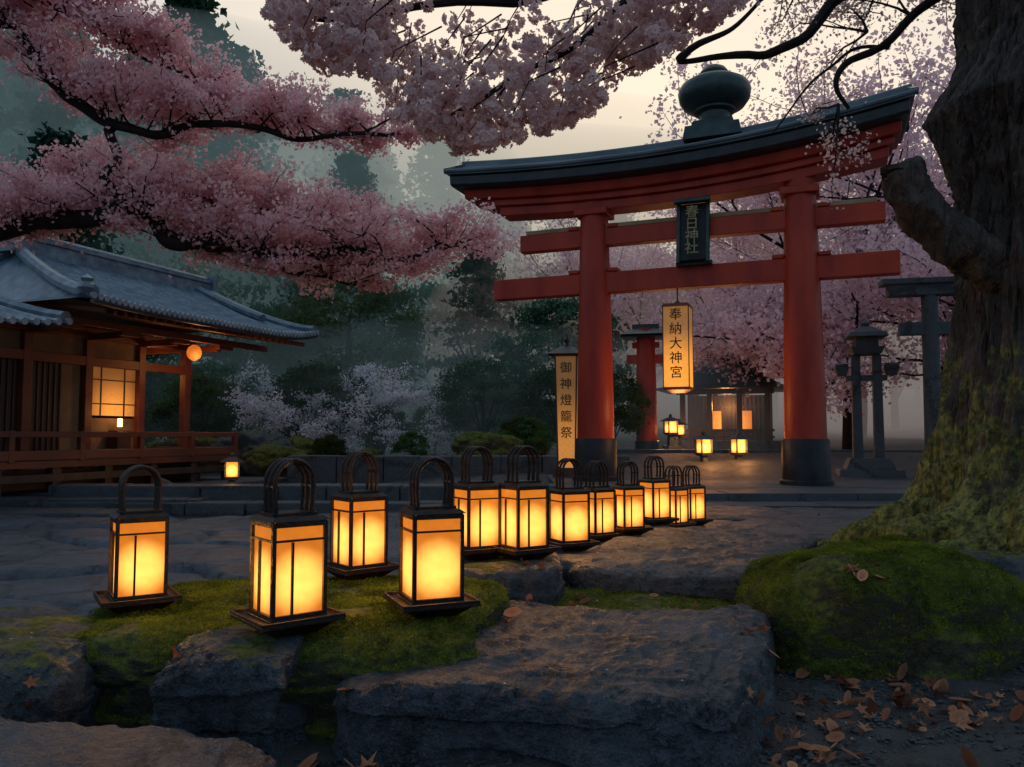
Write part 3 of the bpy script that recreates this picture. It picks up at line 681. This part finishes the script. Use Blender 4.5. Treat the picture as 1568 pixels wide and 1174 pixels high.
def grow(mb,tips,p,d,L,r,lvl,flat=.3,up=.1,kids=3,spread=.9,sides=5):
    n=4; P=[Vector(p)]; d=Vector(d).normalized()
    for k in range(n):
        d=(d+Vector((random.gauss(0,.16),random.gauss(0,.16),random.gauss(0,.12)+up*.25))).normalized()
        P.append(P[-1]+d*L/n)
    mb.tube(P,[r*(1-.6*k/n) for k in range(n+1)],sides,cap=False)
    if lvl==0: tips+=P[1:]; return
    if lvl==1: tips.append(P[-1])
    for k in range(kids):
        i=random.randint(1,n); ax=Vector((random.gauss(0,1),random.gauss(0,1),random.gauss(0,1)*flat))
        nd=(d+ax.normalized()*spread).normalized()
        grow(mb,tips,P[i],nd,L*random.uniform(.5,.8),r*.5,lvl-1,flat,up,kids,spread,max(3,sides-1))
for base in [(2.3,5,3.6),(2.6,5,3.7),(2.1,5,3.12),(2.4,5.1,3.9),(2.75,5,3.8),(2.2,5,4.0),(1.9,5,4.0)]:
    for _ in range(3): grow(b,OTT,base,(random.uniform(-.5,.5),random.uniform(-.2,1),random.uniform(-.3,.6)),.45,.010,1,.6,0)
bt=[(-1.2,3.05),(-1.1,2.94),(-.95,2.79),(-.7,2.76),(-.57,2.56),(-.26,2.38),(0,2.42),(.2,2.49),(.36,2.55),(.55,2.75),(.83,2.9),(1.2,3.15)]
CL=[]
while len(CL)<1250:
    x=random.uniform(-1.2,1.15); zb=lerp_tab(bt,x); z=zb+abs(random.gauss(0,1))*.32
    y=3.9+random.uniform(-.45,.55)
    if z>3.45: continue
    if noise.noise(Vector((x*3.2,y*2,z*3.2)))<-.14: continue
    CL.append((x*y/3.8,y,1+(z-1)*y/3.8))
for c_ in random.sample(CL,110):
    c_=Vector(c_); b.tube([c_,c_+Vector((random.uniform(0,.12),random.uniform(-.05,.05),.14)),c_+Vector((random.uniform(.1,.3),random.uniform(-.1,.1),.25))],[.002,.003,.005],4,cap=False)
obj('branches',b.mesh('br',[M_twig],True),OT)
fl=[]
for c_ in CL:
    cs=random.uniform(0,1)
    for k in range(12):
        v=Vector((random.gauss(0,1),random.gauss(0,1),random.gauss(0,1))).normalized()
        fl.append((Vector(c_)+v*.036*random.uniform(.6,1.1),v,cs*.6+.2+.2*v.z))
V=[];F=[];Cc=[]
for p,nrm,sh in fl:
    u=nrm.orthogonal().normalized(); w=nrm.cross(u); a0=random.uniform(0,6.28); R=.018
    for k in range(5):
        a=a0+k*1.2566; d=u*math.cos(a)+w*math.sin(a); t=-u*math.sin(a)+w*math.cos(a)
        o=len(V); V+= [p-nrm*.004,p+d*R*.62+t*R*.42+nrm*.003,p+d*R+nrm*.007,p+d*R*.62-t*R*.42+nrm*.003]; F.append((o,o+1,o+2,o+3))
        s_=min(1,max(0,sh+random.uniform(-.12,.12))); Cc+=[s_*.35,s_,min(1,s_*1.1),s_]
me=bpy.data.meshes.new('blossom_clusters'); me.from_pydata(V,[],F); ca=me.color_attributes.new('Col','FLOAT_COLOR','POINT')
ca.data.foreach_set('color',np.array([[c,c,c,1] for c in Cc],dtype=np.float32).ravel()); me.materials.append(M_blt); obj('blossom_clusters',me,OT)
pp,sh=clusterpts(OTT,12,(.04,.04,.04)); leaves('blossoms',pp,.024,M_blt,OT,sh,.8)

# ------------------------------------------------------------ left cherry tree
LT=empty('cherry_tree',(0,0,0)); b=MB(); tips=[]
trunk=[(-5.6,6.4,-.1),(-5.4,6.4,1.0),(-5.2,6.5,2.0),(-4.9,6.5,2.5)]
limb(b,trunk,.28,.17,20,14,.04)
L1=[(-4.95,6.5,2.45),(-4.5,6.5,2.66),(-4.18,6.5,2.68),(-3.64,6.5,2.80),(-3.11,6.5,2.85),(-2.85,6.6,2.63),(-2.4,6.6,2.6),(-1.65,6.6,2.52),(-1.0,6.7,2.52),(-.5,6.8,2.6)]
L2=[(-5.1,6.5,2.2),(-4.8,6.5,3.6),(-4.35,6.5,4.5),(-4.0,6.5,4.2),(-3.7,6.5,3.9),(-3.32,6.5,3.56),(-2.9,6.5,3.54),(-2.36,6.5,3.58),(-1.73,6.5,3.48),(-1.05,6.6,3.56)]
L3=[(-3.32,6.5,3.56),(-3.25,6.5,3.3),(-3.33,6.5,3.1),(-3.2,6.55,2.86)]
L4=[(-3.3,6.6,2.9),(-2.8,6.9,3.05),(-2.3,7.0,3.0),(-1.8,7.1,2.88),(-1.3,7.1,2.72),(-.8,7.1,2.65)]
L5=[(-4.4,6.4,4.5),(-4.0,6.2,4.55),(-3.6,6.3,4.45),(-3.1,6.5,4.15),(-2.6,6.7,3.95)]
L6=[(-4.2,6.6,2.75),(-3.9,7.0,3.15),(-3.5,7.2,3.3),(-3.0,7.2,3.25),(-2.5,7.2,3.2)]
L7=[(-2.7,6.6,2.6),(-2.2,6.8,2.5),(-1.7,6.8,2.36),(-1.2,6.8,2.3)]
MAINP=[]
for P0,r0,r1,st,zz in [(L1,.11,.018,.072,(-.15,.5)),(L2,.08,.015,.072,(.0,.8)),(L3,.04,.035,9,(0,0)),(L4,.022,.006,.085,(0,.4)),(L5,.03,.008,.10,(0,.5)),(L6,.035,.008,.11,(0,.4)),(L7,.02,.006,.11,(-.2,.3))]:
    P=limb(b,P0,r0,r1,90,9,.08,seed=r0*100)
    if P0 in (L1,L2,L3): MAINP+=[(p.x,p.z) for p in P]
    acc=0
    for k in range(1,len(P)):
        acc+=(P[k]-P[k-1]).length
        if acc>st and P[k].x>-4.7 and P[k].z>2.25:
            acc=0
            for q in range(2):
                a=random.uniform(0,6.28); d=Vector((math.cos(a)*.9+.35,math.sin(a),random.uniform(*zz)))
                grow(b,tips,P[k],d,random.uniform(.22,.5),.011,1,.2,.15,3,.9)
obj('branches',b.mesh('br',[M_twig],True),LT)
def clear(p):
    if p.y>6.65: return False
    return min((p.x-x)**2+(p.z-z)**2 for x,z in MAINP)<.0085
tips=[p for p in tips if not clear(p) or random.random()<.15]
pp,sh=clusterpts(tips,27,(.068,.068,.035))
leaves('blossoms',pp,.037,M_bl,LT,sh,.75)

# ------------------------------------------------------------ background cherries
def cherry(x,y,h,wid,m,k,leaf,name='cherry_tree',lvl=3,upb=.25,kids=4,rx=1.0,sig=.2,trunk=.16):
    z=g(x,y); E=empty(name,(x,y,z)); b=MB(); tips=[]
    P=limb(b,[(0,0,-.2),(.05,0,h*.15),(-.08,.05,h*.3),(.0,0,h*.42)],trunk,trunk*.7,10,9,.04)
    for i in range(7):
        a=6.28*i/7+random.uniform(-.3,.3)
        grow(b,tips,P[random.randint(5,10)],(math.cos(a)*wid,math.sin(a)*wid,random.uniform(.25,1.1)),h*.42,trunk*.4,lvl-1,.5,upb,kids,.85)
    obj('trunk_and_branches',b.mesh('tb',[M_twig],True),E)
    pp,sh=clusterpts(tips,k,(sig,sig,sig*.55)); leaves('blossoms',pp,leaf,m,E,sh,.75)
for x,y,h,w in [(5.0,22.0,6.0,1.3),(8.2,19.5,9.5,1.1),(11.0,17.5,10.5,1.2),(3.2,24,6.0,1.4),(7.4,26,9.5,1.2),(13.2,21,12,1.1),(6.8,17.8,4.8,1.5),(9.2,15.8,5.5,1.4),(10.5,24,11,1.2)]:
    cherry(x,y,h,w,M_blb,28 if h<7 else 36,.11,sig=.28)
cherry(-3.1,18,2.7,1.9,M_blw,24,.05,lvl=3,upb=.0,sig=.085,trunk=.07)
cherry(-5.6,19.5,2.3,1.9,M_blw,16,.055,lvl=3,upb=.0,sig=.10,trunk=.06)
cherry(-4.6,17.2,2.0,1.9,M_blw,14,.05,lvl=3,upb=.0,sig=.09,trunk=.05)
cherry(-1.0,21,2.2,1.8,M_blb,6,.05,lvl=3,upb=.0,sig=.12,trunk=.06)

for i,(x,y,r) in enumerate([(-5.3,16,.75),(-4.6,15.3,.55),(-4.1,16.4,.6),(-3.7,15,.4),(-.5,16,.6),(.2,16.6,.5),(-2.2,15.3,.35),(-6.4,15.8,.7),(-3.0,16.5,.35),(-1.3,15.2,.3)]):
    boulder('garden_boulder',(x,y,g(x,y)+r*.3),(r*1.1,r*.8,r*.65),M_mossb if i%3 else M_rockm,seed=20+i,cuts=22,amp=.22)
for i,(x,y,r) in enumerate([(-8.0,10.4,.3),(-7.0,9.8,.25),(-5.4,11.9,.2),(-4.9,11.5,.28),(-6.6,8.9,.3)]):
    boulder('garden_stone',(x,y,r*.3),(r*1.1,r*.8,r*.9),M_rockm,seed=40+i,cuts=16,amp=.2)

def variant(kind,seed):
    random.seed(seed); pts=[];sh=[]
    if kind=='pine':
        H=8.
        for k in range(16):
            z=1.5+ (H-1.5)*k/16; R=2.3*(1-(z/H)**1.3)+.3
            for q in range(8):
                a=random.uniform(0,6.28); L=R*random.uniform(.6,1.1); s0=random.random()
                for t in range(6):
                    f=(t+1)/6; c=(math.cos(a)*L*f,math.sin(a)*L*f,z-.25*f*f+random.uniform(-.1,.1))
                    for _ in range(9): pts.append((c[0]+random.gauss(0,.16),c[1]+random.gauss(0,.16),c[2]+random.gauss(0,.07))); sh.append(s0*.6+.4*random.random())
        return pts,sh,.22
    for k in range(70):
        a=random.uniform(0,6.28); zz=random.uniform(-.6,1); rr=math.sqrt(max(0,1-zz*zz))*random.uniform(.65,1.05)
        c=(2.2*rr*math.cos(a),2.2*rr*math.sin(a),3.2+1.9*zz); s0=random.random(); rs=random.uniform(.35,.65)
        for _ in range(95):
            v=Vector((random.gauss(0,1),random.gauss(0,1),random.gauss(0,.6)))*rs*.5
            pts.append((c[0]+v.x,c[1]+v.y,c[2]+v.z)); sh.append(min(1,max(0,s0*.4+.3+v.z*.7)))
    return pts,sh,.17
def foresttree(kind,seed,m):
    pts,sh,lf=variant(kind,seed); o=leaves('foliage',pts,lf,m,None,np.array(sh),.55); me=o.data; bpy.data.objects.remove(o)
    b=MB(); b.tube([(0,0,-1),(.05,0,2),(0,0,4 if kind!='pine' else 7.5)],[.16,.12,.04],7)
    for _ in range(6):
        a=random.uniform(0,6.28); b.tube([(0,0,random.uniform(1,2.5)),(math.cos(a)*.8,math.sin(a)*.8,3),(math.cos(a)*1.5,math.sin(a)*1.5,3.6)],[.06,.04,.02],5)
    return me,b.mesh('trunk',[M_twig])
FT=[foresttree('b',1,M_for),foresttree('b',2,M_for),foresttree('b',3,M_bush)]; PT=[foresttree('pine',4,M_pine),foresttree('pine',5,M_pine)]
random.seed(11)
FO=empty('forest_trees',(0,0,0))
def put(T_,x,y,s,z=None):
    z=g(x,y)-.2 if z is None else z; r=random.uniform(0,6.28)
    for me in T_:
        o=obj('forest_tree',me,FO,(x,y,z),(0,0,r),s)
y=19.
while y<58:
    x=-y*.78-2
    while x<y*.8+2:
        xx=x+random.uniform(-1.2,1.2); yy=y+random.uniform(-1.2,1.2)
        left=ss(6,-12,xx)
        if not(xx>2 and yy<28) and not (yy<21 and -7.5<xx<1):
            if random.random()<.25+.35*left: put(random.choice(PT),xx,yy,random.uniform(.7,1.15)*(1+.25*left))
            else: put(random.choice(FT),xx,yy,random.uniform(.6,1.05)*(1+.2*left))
        x+=3.2
    y+=3.3
for _ in range(46):
    x=random.uniform(-13,2.5); yy=random.uniform(17.5,20.5)
    put(FT[random.randint(0,2)],x,yy,random.uniform(.25,.5))
for _ in range(9): put(FT[2],random.uniform(-5.5,1.5),random.uniform(15.8,17),random.uniform(.13,.2))
for x,yy,s in [(-13,28,1.7),(-17,29,1.9),(-11,31,1.7),(-20,31,2.0),(-14,34,2.0),(-7.5,35,1.5),(-3.5,39,1.5)]: put(random.choice(PT),x,yy,s)

# ------------------------------------------------------------ moss tufts, gravel, fallen leaves, petals
def tufts(o,n,size,name,zmin,par,zmax=9):
    me=o.data; pol=[p for p in me.polygons if p.normal.z>zmin and p.center.z<zmax and p.center.z>.05]; P=[];Sx=[]
    A=np.array([p.area for p in pol]); A/=A.sum()
    for i in rng.choice(len(pol),n,p=A):
        p=pol[i]; c=p.center; q=noise.noise(c*9)
        if noise.noise(c*4+Vector((3,1,2)))<-.25: continue
        if zmax<9 and noise.noise(c*6)<-.35+c.z*.5: continue
        P.append((c.x+random.gauss(0,.008),c.y+random.gauss(0,.008),c.z+random.uniform(0,.009))); Sx.append(min(1,max(0,.45+q*.9)))
    leaves(name,P,size,M_mosst,par,np.array(Sx),.3)
tufts(MOUND,52000,.012,'moss_tufts',.35,MOUND); tufts(BOUL,60000,.012,'moss_tufts',-.05,BOUL); tufts(FILL,12000,.012,'moss_tufts',.4,FILL)
tufts(TRUNK,24000,.018,'moss_tufts',-.1,TRUNK,1.4); tufts(ROOTS,30000,.015,'moss_tufts',-.1,ROOTS,.95)
V=[];F=[]
for _ in range(5200):
    if random.random()<.8: x=random.uniform(.62,2.6); y=1.85+1.35*random.random()
    else: x=random.uniform(-.6,.7); y=random.uniform(1.9,2.25)
    s=random.uniform(.003,.010)*(1 if random.random()<.95 else 2); z=g(x,y)+s*.3; o=len(V); a=random.uniform(0,6.28); ca_,sa_=math.cos(a),math.sin(a)
    for px,py,pz in ((1,0,0),(-1,.1,0),(0,1,.1),(.1,-1,0),(0,0,.7),(0,0,-.7)):
        V.append((x+s*(px*ca_-py*sa_)*random.uniform(.7,1.2),y+s*(px*sa_+py*ca_)*random.uniform(.7,1.2),z+s*pz))
    for A_,B_,C_ in ((0,2,4),(2,1,4),(1,3,4),(3,0,4),(2,0,5),(1,2,5),(3,1,5),(0,3,5)): F.append((o+A_,o+B_,o+C_))
me=bpy.data.meshes.new('gravel'); me.from_pydata(V,[],F); me.materials.append(M_stone); obj('gravel',me)
V=[];F=[];Cc=[]
def leaf(x,y,s,z=None):
    z=(ground_at(x,y) if z is None else z)+.008; a0=random.uniform(0,6.28); tilt=Matrix.Rotation(random.gauss(0,.5),3,'X')@Matrix.Rotation(random.gauss(0,.5),3,'Y')
    R=[1,.35,.8,.32,.62,.25,.18,.25,.62,.32,.8,.35]; n=len(R); curl=random.uniform(.1,.8); o=len(V); sh=random.random()
    maple=random.random()<.5
    pts=[(0,0,0)]
    for k in range(n):
        a=2*math.pi*k/n; r=R[k] if maple else (1/(math.sqrt(math.cos(a)**2+(math.sin(a)*2.2)**2)))
        pts.append((r*math.cos(a),r*math.sin(a),curl*(r*math.sin(a))**2*1.2+.2*curl*(r*math.cos(a))**2))
    rz_=Matrix.Rotation(a0,3,'Z')
    W=[rz_@(tilt@Vector(p))*s for p in pts]; mz=min(w.z for w in W)
    for i_,w in enumerate(W): V.append((x+w.x,y+w.y,z+w.z-mz*.8)); Cc.append(sh*(.6 if i_==0 else 1))
    for k in range(n): F.append((o,o+1+k,o+1+(k+1)%n))
for _ in range(560):
    x=random.uniform(.66,2.3); y=random.uniform(1.9,3.05)
    if noise.noise(Vector((x*2.5,y*2.5,1)))<-.06+.25*(x-1.0)*(2.7-y): continue
    leaf(x,y,random.uniform(.018,.044))
for x,y in [(-.02,2.9),(.0,3.0),(-.06,3.35),(.05,3.5),(.3,3.6),(.32,3.55),(-.95,2.3),(1.6,2.3),(1.2,2.15)]: leaf(x,y,.042)
for _ in range(26): leaf(random.uniform(-.1,1.0),random.uniform(3.25,3.75),random.uniform(.02,.035))
for _ in range(34): leaf(random.gauss(-.44,.06),random.gauss(2.08,.05),random.uniform(.022,.05))
for _ in range(24): leaf(random.gauss(-1.2,.1),random.gauss(2.2,.04),random.uniform(.02,.04))
for _ in range(60): leaf(random.uniform(-2,3),random.uniform(4,8),random.uniform(.02,.035))
for _ in range(4): leaf(random.gauss(1.5,.2),random.gauss(3.3,.12),random.uniform(.018,.026))
me=bpy.data.meshes.new('fallen_leaves'); me.from_pydata(V,[],F); ca=me.color_attributes.new('Col','FLOAT_COLOR','POINT')
ca.data.foreach_set('color',np.array([[c,c,c,1] for c in Cc],dtype=np.float32).ravel()); me.materials.append(M_dry); obj('fallen_leaves',me)
PT_=[]
for _ in range(420):
    x=random.uniform(-1.8,2.4); y=random.uniform(1.9,5.5); PT_.append((x,y,ground_at(x,y)+.004))
leaves('fallen_petals',PT_,.011,M_blt,None,None,.7,flat=3.)

# ------------------------------------------------------------ mist banks (self-lit homogeneous haze)
def mist(c,r,dens,col):
    m=bpy.data.materials.new('mist'); m.use_nodes=True; n=m.node_tree.nodes; n.clear(); l=m.node_tree.links; o=n.new('ShaderNodeOutputMaterial')
    a=n.new('ShaderNodeVolumeAbsorption'); a.inputs['Color'].default_value=(0,0,0,1); a.inputs['Density'].default_value=dens
    e=n.new('ShaderNodeEmission'); e.inputs['Color'].default_value=(*col,1); e.inputs['Strength'].default_value=dens
    s=n.new('ShaderNodeAddShader'); l.new(a.outputs[0],s.inputs[0]); l.new(e.outputs[0],s.inputs[1]); l.new(s.outputs[0],o.inputs['Volume'])
    bm=bmesh.new(); bmesh.ops.create_icosphere(bm,subdivisions=4,radius=1); me=bpy.data.meshes.new('mist')
    for v in bm.verts: v.co=Vector((v.co.x*r[0],v.co.y*r[1],v.co.z*r[2]))
    bm.to_mesh(me); bm.free(); me.materials.append(m); obj('mist_bank',me,None,c)
mist((-6,37,4),(42,17,10),.026,(.085,.145,.150))
mist((0,36,10),(16,9,6),.055,(.58,.53,.44))
mist((-14,29,9),(15,8,7),.045,(.14,.215,.23))
mist((-2,19.5,1),(9,3.2,2.8),.035,(.10,.150,.17))
mist((9,25,4),(12,6,5.5),.03,(.58,.44,.40))

# ------------------------------------------------------------ sky & sun
w=bpy.data.worlds.new('World'); S.world=w; w.use_nodes=True; n=w.node_tree.nodes; l=w.node_tree.links; bg=n['Background']
tc=n.new('ShaderNodeTexCoord'); nm=n.new('ShaderNodeVectorMath'); nm.operation='NORMALIZE'; l.new(tc.outputs['Generated'],nm.inputs[0])
dp=n.new('ShaderNodeVectorMath'); dp.operation='DOT_PRODUCT'; gd=Vector((.12,1,.28)).normalized(); dp.inputs[1].default_value=gd; l.new(nm.outputs[0],dp.inputs[0])
no=n.new('ShaderNodeTexNoise'); no.inputs['Scale'].default_value=3; no.inputs['Detail'].default_value=5; l.new(nm.outputs[0],no.inputs[0])
ma=n.new('ShaderNodeMath'); ma.operation='MULTIPLY_ADD'; ma.inputs[1].default_value=.10; l.new(no.outputs[0],ma.inputs[0])
l.new(dp.outputs['Value'],ma.inputs[2]); mr=n.new('ShaderNodeMapRange'); mr.inputs[1].default_value=-.95; mr.inputs[2].default_value=1.05; l.new(ma.outputs[0],mr.inputs[0])
r=n.new('ShaderNodeValToRGB'); e=r.color_ramp.elements; e[0].position=0; e[0].color=(.20,.28,.39,1); e[1].position=1; e[1].color=(1.0,.85,.68,1)
for p_,c_ in [(.55,(.27,.38,.52,1)),(.80,(.40,.48,.57,1)),(.90,(.66,.65,.62,1)),(.96,(.90,.79,.67,1))]:
    q=e.new(p_); q.color=c_
l.new(mr.outputs[0],r.inputs[0])
sk=n.new('ShaderNodeTexSky'); sk.sky_type='NISHITA'; sk.sun_disc=False; sk.sun_elevation=rad(8); sk.sun_rotation=rad(10); sk.air_density=1.5; sk.dust_density=3
mu=n.new('ShaderNodeVectorMath'); mu.operation='SCALE'; mu.inputs['Scale'].default_value=.01; l.new(sk.outputs[0],mu.inputs[0])
ad=n.new('ShaderNodeVectorMath'); ad.operation='ADD'; l.new(mu.outputs[0],ad.inputs[0]); l.new(r.outputs[0],ad.inputs[1])
l.new(ad.outputs[0],bg.inputs['Color']); bg.inputs['Strength'].default_value=1.0
sl=bpy.data.lights.new('sun','SUN'); sl.energy=.6; sl.angle=rad(12); sl.color=(1,.80,.58)
so=bpy.data.objects.new('sun',sl); COL.objects.link(so); so.rotation_euler=Vector((-.17,-1,-.32)).to_track_quat('-Z','Y').to_euler()

cam=bpy.data.cameras.new('camera'); cam.lens=28; cam.sensor_width=36; cam.clip_end=2000; cam.clip_start=.05
co=bpy.data.objects.new('camera',cam); COL.objects.link(co); co.location=(0,0,1.0); co.rotation_euler=(rad(90+3.66),0,0); S.camera=co
S.view_settings.view_transform='Standard'; S.view_settings.look='None'; S.view_settings.exposure=0
print('polys',sum(len(o.data.polygons) for o in bpy.data.objects if o.type=='MESH'))
